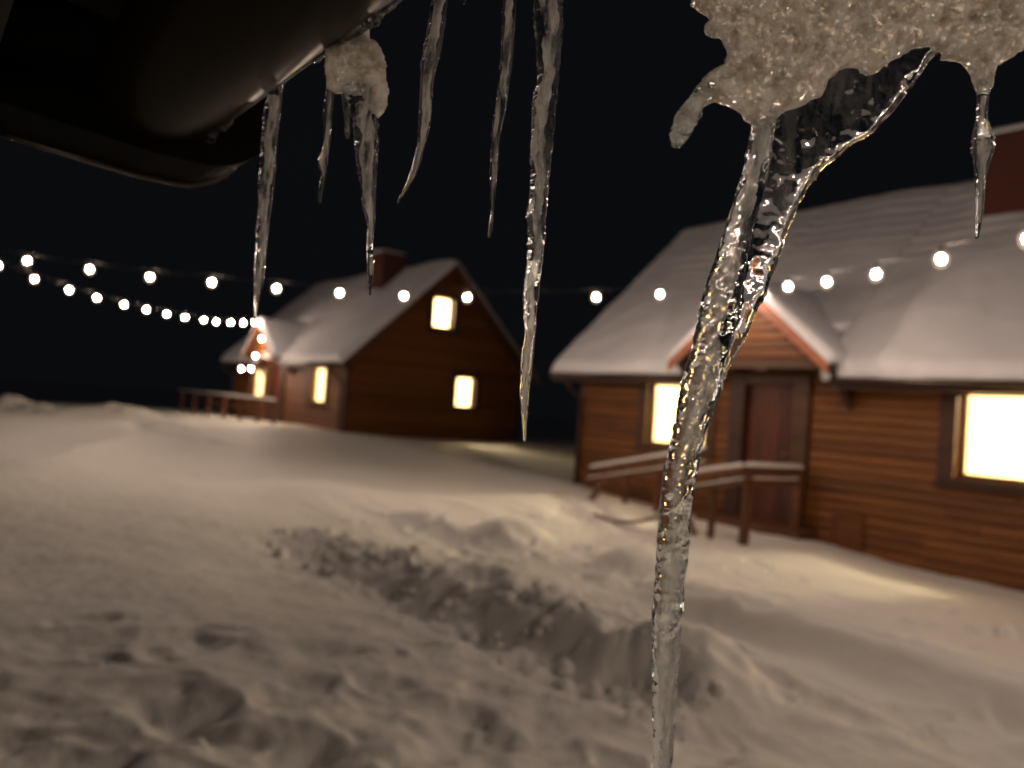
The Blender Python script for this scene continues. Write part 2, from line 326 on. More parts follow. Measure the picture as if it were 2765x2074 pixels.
# ------------------------------------------------------------------ cabins
XL, XR, HW, BOARD = -4.19, 5.1, 3.086, .137
WALLH = 2.13; SL = .947; OH = .4; OG = .45
def roof_z(y): return WALLH + (min(y, 2 * HW - y) + OH) * SL
def board_mesh(L=1.0):
    prof = [(0, 0), (-.018, .012), (-.030, .045), (-.030, .092), (-.018, .125), (0, .137)]       # rounded face, tight joints
    v = []; 
    for x in (0, L): v += [(x, p[0], p[1]) for p in prof]
    n = len(prof); f = [(i, i + 1, n + i + 1, n + i) for i in range(n - 1)] + [tuple(range(n)), tuple(range(n, 2 * n))[::-1], (0, n, 2 * n - 1, n - 1)]
    me = mesh('board', v, f); me.materials.append(M_LOG); bm = bmesh.new(); bm.from_mesh(me); bmesh.ops.recalc_face_normals(bm, faces=bm.faces); bm.to_mesh(me); bm.free(); return me
BM = board_mesh()
def put_board(parent, u0, u1, z, side, base, rot=False):
    """rounded siding board from u0 to u1; side 'front' runs along x, 'gable' along y"""
    o = bpy.data.objects.new('board', BM); COL.objects.link(o); o.parent = parent
    j = random.uniform(-.003, .003)
    if side == 'front': o.location = (u0, base + j, z); o.scale = (u1 - u0, 1, 1)
    else: o.location = (base + j, u0, z); o.rotation_euler = (0, 0, math.pi / 2); o.scale = (u1 - u0, 1, 1)   # outward = +x
    return o
def cut_rows(u0, u1, holes, z, h):
    segs = [(u0, u1)]
    for (a, b, c, d) in holes:
        if d <= z + .02 or c >= z + h - .02: continue
        segs = [s for (p, q) in segs for s in ((p, min(q, a)), (max(p, b), q)) if s[1] - s[0] > .03]
    return segs
def wall_panel(mb, axis, base, th, u0, u1, z0, top, holes):
    cuts = sorted({u0, u1} | {h for hh in holes for h in hh[:2] if u0 < h < u1} | ({HW} if axis == 'y' and u0 < HW < u1 else set()))
    for a, b in zip(cuts[:-1], cuts[1:]):
        zs = [z0] ; mid = (a + b) / 2
        for hh in sorted([h for h in holes if h[0] < mid < h[1]], key=lambda h: h[2]): zs += [hh[2], hh[3]]
        zs.append(None)
        for k in range(0, len(zs), 2):
            lo, hi = zs[k], zs[k + 1]
            ta, tb = (top(a), top(b)) if hi is None else (hi, hi)
            if axis == 'x': mb.poly([(a, base, lo), (b, base, lo), (b, base, tb), (a, base, ta)], (0, th, 0))
            else: mb.poly([(base, a, lo), (base, b, lo), (base, b, tb), (base, a, ta)], (th, 0, 0))
def snow_slab(mb, P, U, V, N, nu, nv, T, edge=.14, lo=(1, 1, 1, 1), seed=0, ripple=0.):
    """blanket of snow on the parallelogram P + u U + v V, rounded on the free edges (u0,u1,v0,v1)"""
    P, U, V, N = [np.array(q, float) for q in (P, U, V, N)]
    u = np.linspace(0, 1, nu); v = np.linspace(0, 1, nv); Ug, Vg = np.meshgrid(u, v)
    lu, lv = np.linalg.norm(U), np.linalg.norm(V)
    def e(d): d = np.clip(d / edge, 0, 1); return np.sqrt(1 - (1 - d) ** 2)
    t = np.ones_like(Ug)
    if lo[0]: t = t * e(Ug * lu)
    if lo[1]: t = t * e((1 - Ug) * lu)
    if lo[2]: t = t * e(Vg * lv)
    if lo[3]: t = t * e((1 - Vg) * lv)
    B0 = P + Ug[..., None] * U + Vg[..., None] * V; n = fbm(B0[..., 0] * .9 + 60, (B0[..., 1] + B0[..., 2]) * .55 + 30, 3)
    hgt = T * t * (1 + .26 * n) + .004 * t * fbm(B0[..., 0] * 6 + 9, (B0[..., 1] + B0[..., 2]) * 4 + 20, 2) + .002
    if ripple: hgt = hgt + ripple * t * np.sin(2 * math.pi * Vg * lv / .29) * ss((Vg - .42) / .3) * (1 + fbm(Ug * lu * .8, Vg * lv * 3, 2))
    wav = .035 * fbm(Ug * lu * 3.1 + seed, Vg * 0 + 4.4, 3) * (1 - Vg)                          # uneven eave line
    pts = P + Ug[..., None] * U + (Vg + (wav / lv if lo[2] else 0))[..., None] * V + hgt[..., None] * N
    bot = P + Ug[..., None] * U + Vg[..., None] * V - .004 * N
    b0 = len(mb.v); mb.v += [tuple(q) for q in pts.reshape(-1, 3)]; i = np.arange(nu * nv).reshape(nv, nu) + b0
    mb.f += [tuple(q) for q in np.stack([i[:-1, :-1], i[:-1, 1:], i[1:, 1:], i[1:, :-1]], -1).reshape(-1, 4)]
    c0 = len(mb.v); ring = [(0, k) for k in range(nu)] + [(k, nu - 1) for k in range(1, nv)] + [(nv - 1, k) for k in range(nu - 2, -1, -1)] + [(k, 0) for k in range(nv - 2, 0, -1)]
    mb.v += [tuple(bot[q]) for q in ring]; m_ = len(ring)
    for k in range(m_): mb.f.append((int(i[ring[k]]), int(i[ring[(k + 1) % m_]]), c0 + (k + 1) % m_, c0 + k))
    mb.f.append(tuple(range(c0, c0 + m_)))

def window(house, u0, u1, z0, z1, side, base):
    """opening u0..u1 x z0..z1: reveal, wide dark casing, sash and pane"""
    T = (lambda u, d, z: (u, base + d, z)) if side == 'front' else (lambda u, d, z: (base - d, u, z))
    fr = MB(); c = .20
    for (a, b, p, q) in ((u0 - c, u0, z0 - .06, z1 + .04), (u1, u1 + c, z0 - .06, z1 + .04)): fr.box(T(a, -.055, p), T(b, .02, q))
    fr.box(T(u0 - c - .02, -.06, z1 + .04), T(u1 + c + .02, .02, z1 + .13))
    win = fr.build('window', M_TRIM, house)
    s = MB().box(T(u0 - c - .03, -.10, z0 - .11), T(u1 + c + .03, .02, z0 - .06)); s.box(T(u0, -.06, z0 - .06), T(u1, .02, z0 - .002)); s.build('sill', M_TRIM, win)
    r = MB(); t = .018
    r.box(T(u0, .02, z0), T(u0 + t, .17, z1)); r.box(T(u1 - t, .02, z0), T(u1, .17, z1)); r.box(T(u0 + t, .02, z0), T(u1 - t, .17, z0 + t)); r.box(T(u0 + t, .02, z1 - t), T(u1 - t, .17, z1))
    r.build('reveal', M_RAIL, win)
    sa = MB(); k = .05
    sa.box(T(u0 + t, .08, z0 + t), T(u0 + t + k, .12, z1 - t)); sa.box(T(u1 - t - k, .08, z0 + t), T(u1 - t, .12, z1 - t))
    sa.box(T(u0 + t + k, .08, z0 + t), T(u1 - t - k, .12, z0 + t + k)); sa.box(T(u0 + t + k, .08, z1 - t - k), T(u1 - t - k, .12, z1 - t))
    sa.build('sash', M_RAIL, win)
    MB().box(T(u0 + t + k, .098, z0 + t + k), T(u1 - t - k, .102, z1 - t - k)).build('pane', M_PANE, win)
    return win

def cabin(loc, label, lampspec, gable_boards=True):
    H = empty('log_cabin', loc); tag(H, label, 'cabin', 'timber cabins in a row')
    WF = [(-2.48, -1.18, .92, 2.03), (2.70, 3.75, .92, 2.03)]; DOOR = (-.43, .43, 0, 2.03)
    WG = [(2.66, 3.36, 3.45, 4.43), (3.67, 4.37, 1.08, 2.08)]
    zb = -.55
    mb = MB(); flat = lambda u: roof_z(0) - .02; gtop = lambda u: roof_z(u) - .02
    wall_panel(mb, 'x', 0, .14, XL, XR, zb, flat, WF + [DOOR]); wall_panel(mb, 'x', 2 * HW - .14, .14, XL, XR, zb, flat, [])
    wall_panel(mb, 'y', XR - .14, .14, .14, 2 * HW - .14, zb, gtop, WG); wall_panel(mb, 'y', XL, .14, .14, 2 * HW - .14, zb, gtop, [])
    wl = mb.build('wall', M_LOG, H)
    # siding boards
    ctr = [(u0 - .2, u1 + .2, a - .10, b + .12) for (u0, u1, a, b) in WF] + [(-.70, .70, -.5, 2.2)]
    z = zb
    while z + BOARD < flat(0):
        for (a, b) in cut_rows(XL + .06, XR - .06, ctr, z, BOARD):
            L = b - a
            if L > 3.2:
                k = a + L * random.uniform(.35, .65); put_board(wl, a, k - .003, z, 'front', -.001); put_board(wl, k + .003, b, z, 'front', -.001)
            else: put_board(wl, a, b, z, 'front', -.001)
        z += BOARD
    cg = [(u0 - .2, u1 + .2, a - .10, b + .12) for (u0, u1, a, b) in WG]
    if gable_boards:
        z = zb
        while z + BOARD < roof_z(HW) - .1:
            y0 = max(.0, (z + BOARD - WALLH) / SL - OH + .04) + .06; y1 = 2 * HW - y0
            for (a, b) in cut_rows(y0, y1, cg, z, BOARD):
                put_board(wl, a, b, z, 'gable', XR + .001)
            z += BOARD
    for x, y in ((XL - .035, -.035), (XR - .065, -.035), (XR - .065, 2 * HW - .065), (XL - .035, 2 * HW - .065)):
        MB().box((x, y, zb), (x + .10, y + .10, flat(0) - .12)).build('corner_post', M_TRIM, wl)
    for q in WF: window(H, *q, 'front', 0.)
    for q in WG: window(H, *q, 'gable', XR)
    # roof deck (left, right and upper part of the front slope, back slope)
    n = np.array([0, -SL, 1]) / math.hypot(SL, 1); yr = HW; zr = roof_z(HW)
    def deck(mb, x0, x1, y0, y1, th=.09):
        mb.poly([(x0, y0, roof_z(y0)), (x1, y0, roof_z(y0)), (x1, y1, roof_z(y1)), (x0, y1, roof_z(y1))], -n * th)
    rf = MB(); deck(rf, XL - OG, -1.2, -OH, yr); deck(rf, 1.2, XR + OG, -OH, yr); deck(rf, -1.2, 1.2, .35, yr)
    nb = n * np.array([1, -1, 1]); rf.poly([(XL - OG, 2 * HW + OH, WALLH), (XR + OG, 2 * HW + OH, WALLH), (XR + OG, yr, zr), (XL - OG, yr, zr)], -nb * .09)
    roof = rf.build('roof', M_TRIM, H)
    sn = MB(); T = .20
    for (x0, x1, y0, lo) in ((XL - OG - .03, -1.1, -OH - .05, (1, 0, 1, 0)), (1.1, XR + OG + .03, -OH - .05, (0, 1, 1, 0))):
        P = np.array([x0, y0, WALLH + (y0 + OH) * SL]); V = np.array([0, yr - y0, zr - P[2]])
        snow_slab(sn, P, (x1 - x0, 0, 0), V, n, 90, 110, T, .24, lo, seed=x0, ripple=.008)
    P = np.array([-1.1, .3, roof_z(.3)]); snow_slab(sn, P, (2.2, 0, 0), (0, yr - .3, zr - P[2]), n, 40, 70, T, .16, (0, 0, 0, 0), seed=3, ripple=.008)
    P = np.array([XR + OG + .03, 2 * HW + OH + .05, WALLH - .05]); snow_slab(sn, P, (-(XR - XL + 2 * OG + .06), 0, 0), (0, yr - P[1], zr - P[2]), nb, 60, 50, T, .16, (1, 1, 1, 0), seed=8)
    sn.build('snow_cover', M_RSNOW, roof, True)
    # fascia, soffit, barge boards on the gables
    for (x0, x1) in ((XL - OG, -1.22), (1.22, XR + OG)):
        MB().box((x0, -OH - .02, WALLH - .16), (x1, -OH + .005, WALLH - .012)).build('fascia', M_TRIM, roof)
        MB().box((x0, -OH + .005, WALLH - .15), (x1, -.002, WALLH - .13)).build('soffit', M_TRIM, roof)
        MB().tube([(x0 + .03, -OH - .085, WALLH - .06), (x1 - .03, -OH - .085, WALLH - .055)], .05, 10).build('gutter', M_METAL, roof, True)
    for x in (XL - OG - .025, XR + OG):
        for sgn in (0, 1):
            y0 = -OH if sgn == 0 else 2 * HW + OH
            MB().poly([(x, y0, WALLH - .17), (x, y0, WALLH - .005), (x, HW, zr - .005), (x, HW, zr - .18)], (.025, 0, 0)).build('barge_board', M_RAKE, roof)
    # downpipes with swan neck at both front corners
    for x, s in ((XL + .05, -1), (XR - .12, 1)):
        pts = [(x + .0, -OH - .085, WALLH - .08), (x, -OH - .085, WALLH - .17), (x, -OH + .0, WALLH - .27), (x, -.16, WALLH - .42), (x, -.09, WALLH - .52), (x, -.09, .8), (x, -.09, -.25)]
        MB().tube(pts, .038, 10).build('downpipe', M_METAL, H, True)
    # chimney
    ch = MB().box((2.0, HW - 1.10, zr - 1.6), (2.9, HW - .35, zr + .42)).build('chimney', M_BRICK, H)
    MB().box((1.95, HW - 1.15, zr + .42), (2.95, HW - .30, zr + .47)).build('cap', M_TRIM, ch)
    s = MB(); snow_slab(s, (1.94, HW - 1.16, zr + .47), (1.02, 0, 0), (0, .87, 0), (0, 0, 1), 18, 16, .10, .2, seed=5); s.build('snow_cover', M_RSNOW, ch, True)
    # porch gable over the door
    D = MB(); hw, ze, zp, yf = 1.36, 2.33, 3.47, -.62
    D.poly([(-hw + .16, yf, ze + .02), (hw - .16, yf, ze + .02), (0, yf, zp - .12)], (0, .06, 0)); dm = D.build('porch_gable', M_TRIM, H)
    z = ze + .03
    while z + BOARD * .9 < zp - .12:
        hx = (zp - .06 - z - BOARD * .6) / (zp - ze) * hw - .06
        if hx > .06:
            o = put_board(dm, -hx, hx, z, 'front', yf - .001)
        z += BOARD * .9
    k = (zp - ze) / hw; nn = np.array([k, 0, 1]) / math.hypot(k, 1)
    yb = (zp - WALLH) / SL - OH + .15
    for s in (-1, 1):
        nv = nn * np.array([s, 1, 1]); e0 = np.array([s * hw, yf - .16, ze]); e1 = np.array([0, yf - .16, zp])
        MB().poly([e0, e1, e1 + (0, yb - yf, 0), e0 + (0, yb - yf, 0)], -nv * .07).build('roof_slope', M_TRIM, dm)
        MB().poly([(s * (hw + .02), yf - .19, ze - .19), (s * (hw + .02), yf - .19, ze - .005), (0, yf - .19, zp + .01), (0, yf - .19, zp - .21)], (0, .03, 0)).build('barge_board', M_BARGE, dm)
        sb = MB(); U = np.array([0, yb - yf + .22, 0]); P = np.array([s * (hw + .05), yf - .22, ze - .04])
        snow_slab(sb, P, U, np.array([-P[0], 0, zp - P[2]]), nv, 44, 36, .12, .13, (1, 0, 1, 0), seed=2.5 * s); sb.build('snow_cover', M_RSNOW, dm, True)
        MB().poly([(s * (hw - .02), yf + .0, ze - .08), (s * (hw - .02), -.04, ze - .08), (s * (hw - .02), -.04, ze - .62)], (-s * .09, 0, 0)).build('bracket', M_TRIM, dm)
    MB().box((-hw + .02, yf - .02, ze - .10), (hw - .02, yf + .12, ze + .02)).build('tie_beam', M_TRIM, dm)
    MB().box((-hw + .12, yf + .12, ze - .05), (hw - .12, -.002, ze - .02)).build('porch_ceiling', M_RAIL, dm)
    MB().tube([(.0, -.30, ze - .05), (0, -.30, ze - .10)], [.11, .08], 14).build('ceiling_light', M_PLAST, dm, True)
    # door
    d = MB().box((-.43, .05, .0), (.43, .07, 2.03)).build('door', M_DOOR, H)
    for i in range(6): MB().box((-.43 + i * .1434 + .003, .03, .012), (-.43 + (i + 1) * .1434 - .003, .05, 2.02)).build('plank', M_DOOR, d)
    MB().tube([(.34, .03, 1.0), (.34, -.02, 1.0), (.25, -.03, 1.0)], .011, 8).build('handle', M_HANDLE, d, True)
    for s in (-1, 1): MB().box((s * .43, -.09, -.4), (s * .68, .02, 2.2)).build('door_casing', M_TRIM, H)
    MB().box((-.43, -.07, 2.03), (.43, .02, 2.2)).build('door_casing', M_TRIM, H)
    MB().box((-.9, -.5, -.35), (.9, 0.0, -.02)).build('doorstep', M_RAIL, H)
    # crawl space hatch
    hc = MB().box((1.13, -.05, -.18), (1.58, -.032, .30)).build('hatch', M_LOG, H)
    for q in ((1.13, 1.17, -.18, .30), (1.54, 1.58, -.18, .30), (1.17, 1.54, .26, .30), (1.17, 1.54, -.18, -.14)): MB().box((q[0], -.068, q[2]), (q[1], -.05, q[3])).build('batten', M_LOG, hc)
    # plastered rooms behind the windows
    rm = MB(); i = .17
    wall_panel(rm, 'x', i, .02, XL + i, XR - i, 0, lambda u: 2.40, WF); wall_panel(rm, 'x', 2 * HW - i - .02, .02, XL + i, XR - i, 0, lambda u: 2.40, [])
    wall_panel(rm, 'y', XR - i - .02, .02, i + .02, 2 * HW - i - .02, 0, lambda u: 2.40, WG[1:]); wall_panel(rm, 'y', XL + i, .02, i + .02, 2 * HW - i - .02, 0, lambda u: 2.40, [])
    rm.box((XL + i, i, 2.40), (XR - i, 2 * HW - i, 2.43)); rm.box((XL + i, i, -.03), (XR - i, 2 * HW - i, 0.0)); rm.box((-.06, i + .02, 0), (.06, 2 * HW - i - .02, 2.40))
    rm.build('interior', M_PLAST, H)
    at_ = MB(); wall_panel(at_, 'y', XR - i - .02, .02, 2.38, 2 * HW - 2.38, 2.6, lambda u: 4.55, WG[:1])
    at_.box((1.4, 2.36, 2.6), (XR - i, 2.38, 4.55)); at_.box((1.4, 2 * HW - 2.38, 2.6), (XR - i, 2 * HW - 2.36, 4.55)); at_.box((1.4, 2.36, 4.55), (XR - i, 2 * HW - 2.36, 4.57)); at_.box((1.4, 2.36, 2.58), (XR - i, 2 * HW - 2.36, 2.6)); at_.box((1.38, 2.36, 2.58), (1.4, 2 * HW - 2.36, 4.57))
    at_.build('attic_room', M_PLAST, H)
    for (p, pw, lb) in lampspec:
        q = np.array(loc) + np.array(p); t = empty('pendant_lamp', q); tag(t, lb, 'lamp', 'lamps inside the cabins')
        top = 2.40 if p[2] < 2.4 else 4.55
        MB().tube([(0, 0, .05), (0, 0, top - p[2] - .005)], .006, 6).build('cord', M_CABLE, t)
        MB().sphere((0, 0, 0), .115, 16).build('globe', M_LAMP, t, True)
        lamp('lamp_light', (0, 0, 0), pw, ROOM_C, .11, t)
    return H
RH = np.array([-7.25, 10.5, CAMZ - 1.45 + .02]); MH = np.array([-25.85, 10.05, CAMZ - 1.28])
cabin(RH, 'snow-roofed timber cabin behind the wooden ramp railings, with a red-brown porch gable',
      [((3.98, 1.25, 2.22), 330, 'globe lamp hanging inside the window beyond the crawl space hatch'), ((2.6, 4.6, 1.9), 500, 'added globe lamp at the back of the room, brightening the window beyond the crawl space hatch'), ((-1.7, 1.6, 2.15), 520, 'globe lamp hanging behind the window beside the ramp railings')], gable_boards=False)  # the lamp at the back is added to brighten the window
cabin(MH, 'far timber cabin with its dark gable end showing two lit windows one above the other',
      [((3.3, 1.5, 2.1), 330, 'globe lamp hanging behind the front window nearest the dark gable'), ((3.6, 4.2, 2.1), 650, 'globe lamp hanging behind the lower window of the dark gable'),
       ((-1.9, 1.4, 2.1), 330, 'globe lamp hanging behind the window beyond the far porch'), ((3.9, 2.6, 4.2), 300, 'globe lamp hanging in the attic behind the upper gable window')])

# ------------------------------------------------------------------ porch railings
def railing(name, label, rails, posts, cat='railing', group='railings of the cabin ramps'):
    """rails: list of (p, q, snow thickness); posts: list of (x, y, ztop, width)"""
    e = empty(name, tuple(rails[0][0])); tag(e, label, cat, group); o0 = np.array(rails[0][0])
    for i, (p, q, t) in enumerate(rails):
        p = np.array(p) - o0; q = np.array(q) - o0
        r = MB().beam(p, q, .045, .085).build('top_rail' if t > .02 else 'mid_rail', M_RAIL, e)
        if t:
            d = q - p; L = np.linalg.norm(d); s = MB(); sd = np.cross(d / L, (0, 0, 1))
            snow_slab(s, p + (0, 0, .045) - sd * .035, d, sd * .07, (0, 0, 1), max(12, int(L * 22)), 7, t, .03, seed=i + L); s.build('snow_cap', M_SNOW, r, True)
    for (x, y, zt, wd) in posts:
        z0 = gz(x, y) - .25
        MB().box(np.array((x - wd / 2, y - wd / 2, z0)) - o0, np.array((x + wd / 2, y + wd / 2, zt)) - o0).build('post', M_RAIL, e)
    return e
def P(px, py, y): return on_y(px, py, y)
ya, yb2 = 9.75, 9.05
a0, a1 = P(1592, 1270, ya), P(1905, 1220, ya); b0_, b1_ = P(1586, 1298, ya), P(1905, 1254, ya)
posts = []
for px in (1606, 1688, 1775):
    q = P(px, 1270 - (px - 1592) * .16, ya); posts.append((q[0], ya + .05, q[2] - .05, .07))
railing('ramp_railing', 'snow-topped timber ramp railing running under the cabin window towards the door', [(a0, a1, .05), (b0_, b1_, .018)], posts)
c0, c1 = P(1835, 1290, yb2), P(2010, 1267, yb2); d0, d1 = P(1835, 1327, yb2), P(2010, 1300, yb2)
e1 = np.array([c1[0] + .02, 10.38, c1[2] - .02]); f1 = np.array([c1[0] + .02, 10.38, d1[2] - .02])
posts = [(P(1850, 1290, yb2)[0], yb2 + .06, P(1850, 1293, yb2)[2], .06), (P(1922, 1280, yb2)[0], yb2 + .06, P(1922, 1283, yb2)[2], .07), (c1[0] + .01, yb2 + .07, c1[2] - .04, .10), (e1[0], 10.30, e1[2], .10)]
railing('porch_railing', 'snow-topped timber railing that turns a corner in front of the red-brown door', [(c0, c1, .05), (d0, d1, .018), (c1 + (.0, .03, 0), e1, .05), (d1 + (0, .03, 0), f1, .015)], posts)
q = P(1869, 1440, yb2)
tag(MB().beam(P(1850, 1375, yb2), P(1876, 1446, yb2), .05, .07, (0, 1, 0)).build('brace_post', M_RAIL), 'short slanting timber brace in the snow under the porch railing', 'timber')
tag(MB().beam(P(1628, 1300, ya - .3), P(1566, 1398, ya - .45), .07, .09, (0, 1, 0)).build('leaning_timber', M_RAIL), 'slanting timber prop leaning at the lower end of the ramp railing', 'timber')
q = P(1557, 1385, ya - .4); tag(MB().box((q[0] - .04, q[1] - .04, gz(q[0], q[1]) - .2), (q[0] + .04, q[1] + .04, q[2] + .13)).build('stake', M_RAIL), 'short stake poking out of the snow beside the leaning timber prop', 'stake')
pl = MB(); pp = [P(1602, 1442, 8.4), P(1660, 1425, 8.42), P(1730, 1408, 8.45), P(1800, 1388, 8.5), P(1850, 1372, 8.55)]
for p in pp: p[2] = max(p[2], gz(p[0], p[1]) + .02)
pl.tube(pp, .028, 7); tag(pl.build('fallen_pole', M_RAIL, None, True), 'thin dark pole lying in the snow in front of the ramp railing', 'pole')
# far cabin
fz = .93
fa, fb = P(482, 1066, 8.75), P(742, 1074, 8.75)
fa[2] = fb[2] = (fa[2] + fb[2]) / 2
posts = [(fa[0] + (fb[0] - fa[0]) * t, 8.8, fa[2], .09) for t in (.03, .2, .37, .54, .7, .86, .99)]
lo = np.array([0, 0, -.28])
railing('ramp_railing', 'level snow-topped timber railing in front of the far cabin porch', [(fa, fb, .06), (fa + lo, fb + lo, .0)], posts)

# ------------------------------------------------------------------ festoon lights
DR = (-7.2, 9.45); DM = (-25.85, 9.18); E1 = (-15.7, .5); E2 = (6.0, 1.0); E3 = (-35.2, .8)
SOCK = MB().tube([(0, 0, .02), (0, 0, .085)], [.017, .014], 9).mesh('socket'); SOCK.materials.append(M_BLACK)
HALO = MB().sphere((0, 0, -.02), .062, 14, 1.15).mesh('globe'); HALO.materials.append(M_HALO)  # faintly glowing shell, gives the bulb a halo ring
BULB = MB().sphere((0, 0, -.012), .030, 12, 1.12).mesh('bulb'); BULB.materials.append(M_BULB)
def strand(label, pts, ends):
    p0 = np.array(pts[0]); e = empty('string_lights', tuple(p0)); tag(e, label, 'string lights', 'bulb strings across the yard')
    top = [np.array(p) - p0 + (0, 0, .105) for p in pts]
    if ends[0] is not None: top = [np.array(ends[0]) - p0] + top
    if ends[1] is not None: top = top + [np.array(ends[1]) - p0]
    path = []
    for a, b in zip(top[:-1], top[1:]):
        for k in range(4):
            t = k / 4; path.append(a * (1 - t) + b * t - np.array([0, 0, .03 * t * (1 - t) * 4]))
    path.append(top[-1]); MB().tube(path, .004, 6).build('cable', M_CABLE, e, True)
    for p in pts:
        s = link('socket', SOCK, None, e, True); s.location = tuple(np.array(p) - p0)
        s.rotation_euler = (random.uniform(-.15, .15), random.uniform(-.15, .15), 0)
        b = link('bulb', BULB, None, s, True); link('halo_shell', HALO, None, s, True)
        lamp('bulb_light', (0, 0, -.012), BULB_W, BULB_C, .028, s)
    return e
pxA = [(2050, 778), (1955, 786), (1782, 792), (1610, 800), (1437, 802), (1262, 801), (1091, 797), (917, 789), (747, 777), (572, 760), (405, 746), (242, 725), (74, 702), (-95, 672)]
A_ = [on_plane(x, y, DR, E1) for x, y in pxA]
pxB = [(-5, 716), (94, 752), (187, 781), (262, 803), (335, 821), (395, 835), (450, 847), (500, 856), (550, 863), (584, 868), (623, 870), (657, 871), (688, 870), (714, 868)]
B_ = [on_plane(x, y, E1, DM) for x, y in pxB]
pxC = [(2128, 771), (2233, 758), (2366, 737), (2541, 695), (2775, 640)]
C_ = [on_plane(x, y, DR, E2) for x, y in pxC]
last, prev = C_[-1], C_[-2]; dv = last - prev
E2z = CAMZ + 1.25
k = 1
while True:
    p = last + dv * k; p = np.array(p)
    if p[1] < 1.3: break
    t = (last[1] - p[1]) / (last[1] - E2[1]); p[2] = last[2] + (E2z - last[2]) * t; C_.append(p); k += 1
pxD = [(726, 922), (706, 914), (690, 960), (678, 995), (652, 995)]
D_ = [on_plane(x, y, DM, E3) for x, y in pxD]
E1p = np.array([E1[0], E1[1], A_[-1][2] + .35])
strand('widely spaced bulb string crossing in front of the dark gable of the far cabin', A_, (np.array([-7.2, 9.72, A_[0][2] + .22]), E1p))
strand('closely spaced bulb string sagging down to the far cabin porch gable', B_, (E1p, np.array([DM[0], 9.3, B_[-1][2] + .2])))
strand('string of lit bulbs rising from the near porch gable in front of its snowy roof', C_, (np.array([-7.2, 9.72, A_[0][2] + .20]), np.array([E2[0], E2[1] - .4, E2z + .2])))
strand('short string of bulbs hanging low beyond the far cabin porch', D_, (np.array([DM[0], 9.3, D_[0][2] + .3]), None))
print('spacing', [round(float(np.linalg.norm(a - b)), 2) for a, b in zip(A_, A_[1:])], [round(float(np.linalg.norm(a - b)), 2) for a, b in zip(B_, B_[1:])], [round(float(np.linalg.norm(a - b)), 2) for a, b in zip(C_, C_[1:])])
print('C', np.round(C_, 2).tolist(), 'A0', A_[0], 'Aend', A_[-1], 'B', B_[-1])
print('D', np.round(D_, 2).tolist())

# ------------------------------------------------------------------ gutter overhead
LY, LZ = .30, CAMZ + .32
def gprof(s=0.):
    """section (y, z) of the end collar: back edge, flat bottom, round front corner, lip"""
    p = [(.06 - s, LZ + .03), (.06 - s, CAMZ + .245 - s), (.19, CAMZ + .232 - s)]
    for a in np.linspace(-90, 0, 9): p.append((.235 + (.065 + s) * math.cos(math.radians(a)), CAMZ + .297 + (.065 + s) * math.sin(math.radians(a))))
    p.append((LY + s, LZ)); return p
TY, TZ, TR = .19, CAMZ + .300, .065                                   # half-round trough
def channel(mb, x0, x1, prof):
    c = np.mean(prof, axis=0); inn = [(y + (c[0] - y) * .05, z + (c[1] + .04 - z) * .05) for y, z in prof]
    mb.poly([(x0, y, z) for y, z in prof + inn[::-1]], (x1 - x0, 0, 0))
G = empty('roof_gutter', (0, LY, LZ)); tag(G, 'dark round gutter along the eave overhead with ice beads on its lip', 'gutter')
off = np.array([0, LY, LZ])
def sub(mb): mb.v = [tuple(np.array(p) - off) for p in mb.v]; return mb
half = [(TY + TR * math.cos(a), TZ + TR * math.sin(a)) for a in np.linspace(math.radians(-180), math.radians(8), 40)]
t = MB(); n = len(half); xs = np.linspace(-.86, 1.6, 30)
for x in xs: t.v += [(x, y, z) for y, z in half] + [(x, TY + (y - TY) * .96, TZ + (z - TZ) * .96) for y, z in half[::-1]]
for i in range(len(xs) - 1):
    for k in range(2 * n): t.f.append((i * 2 * n + k, i * 2 * n + (k + 1) % (2 * n), (i + 1) * 2 * n + (k + 1) % (2 * n), (i + 1) * 2 * n + k))
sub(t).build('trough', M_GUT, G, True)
t = MB(); t.poly([(-.957, y, z) for y, z in gprof(.006)], (.002, 0, 0)); sub(t).build('end_cap', M_BLACK, G)
t = MB(); channel(t, -.955, -.852, gprof(.008)); sub(t).build('end_collar', M_BLACK, G)
t = MB(); t.poly([(-.852, y, z) for y, z in gprof(.004)], (.002, 0, 0)); sub(t).build('collar_plate', M_BLACK, G)
t = MB(); t.tube([(-.956, y, z) for y, z in gprof(.009)[1:]], .0032, 7); sub(t).build('cap_rim', M_GUT2, G, True)
t = MB(); t.box((-.972, .05, CAMZ + .222), (-.945, .064, CAMZ + .25)); sub(t).build('bracket', M_TRIM, G)
# eave of the near cabin that carries it
Ev = empty('near_cabin', (0, -.6, CAMZ + .5)); tag(Ev, 'dark timber eave of the nearest cabin, behind the gutter overhead', 'cabin'); o3 = np.array([0, -.6, CAMZ + .5])
def evs(t): t.v = [tuple(np.array(p) - o3) for p in t.v]; return t
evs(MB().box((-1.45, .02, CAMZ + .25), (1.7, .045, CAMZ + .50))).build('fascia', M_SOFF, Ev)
WN = (.05, 1.35, .75, 1.88)  # unseen window with glowing curtain, added as front light for the ice
t = MB(); wall_panel(t, 'x', -1.16, .14, -.95, 5, -.3, lambda u: CAMZ + .26, [WN]); evs(t).build('wall', M_LOG, Ev)
t = MB()
for q in ((WN[0] - .1, WN[0], WN[2] - .08, WN[3] + .08), (WN[1], WN[1] + .1, WN[2] - .08, WN[3] + .08), (WN[0], WN[1], WN[3], WN[3] + .08), (WN[0], WN[1], WN[2] - .08, WN[2])): t.box((q[0], -1.02, q[2]), (q[1], -.98, q[3]))
wn = evs(t).build('window', M_TRIM, Ev)
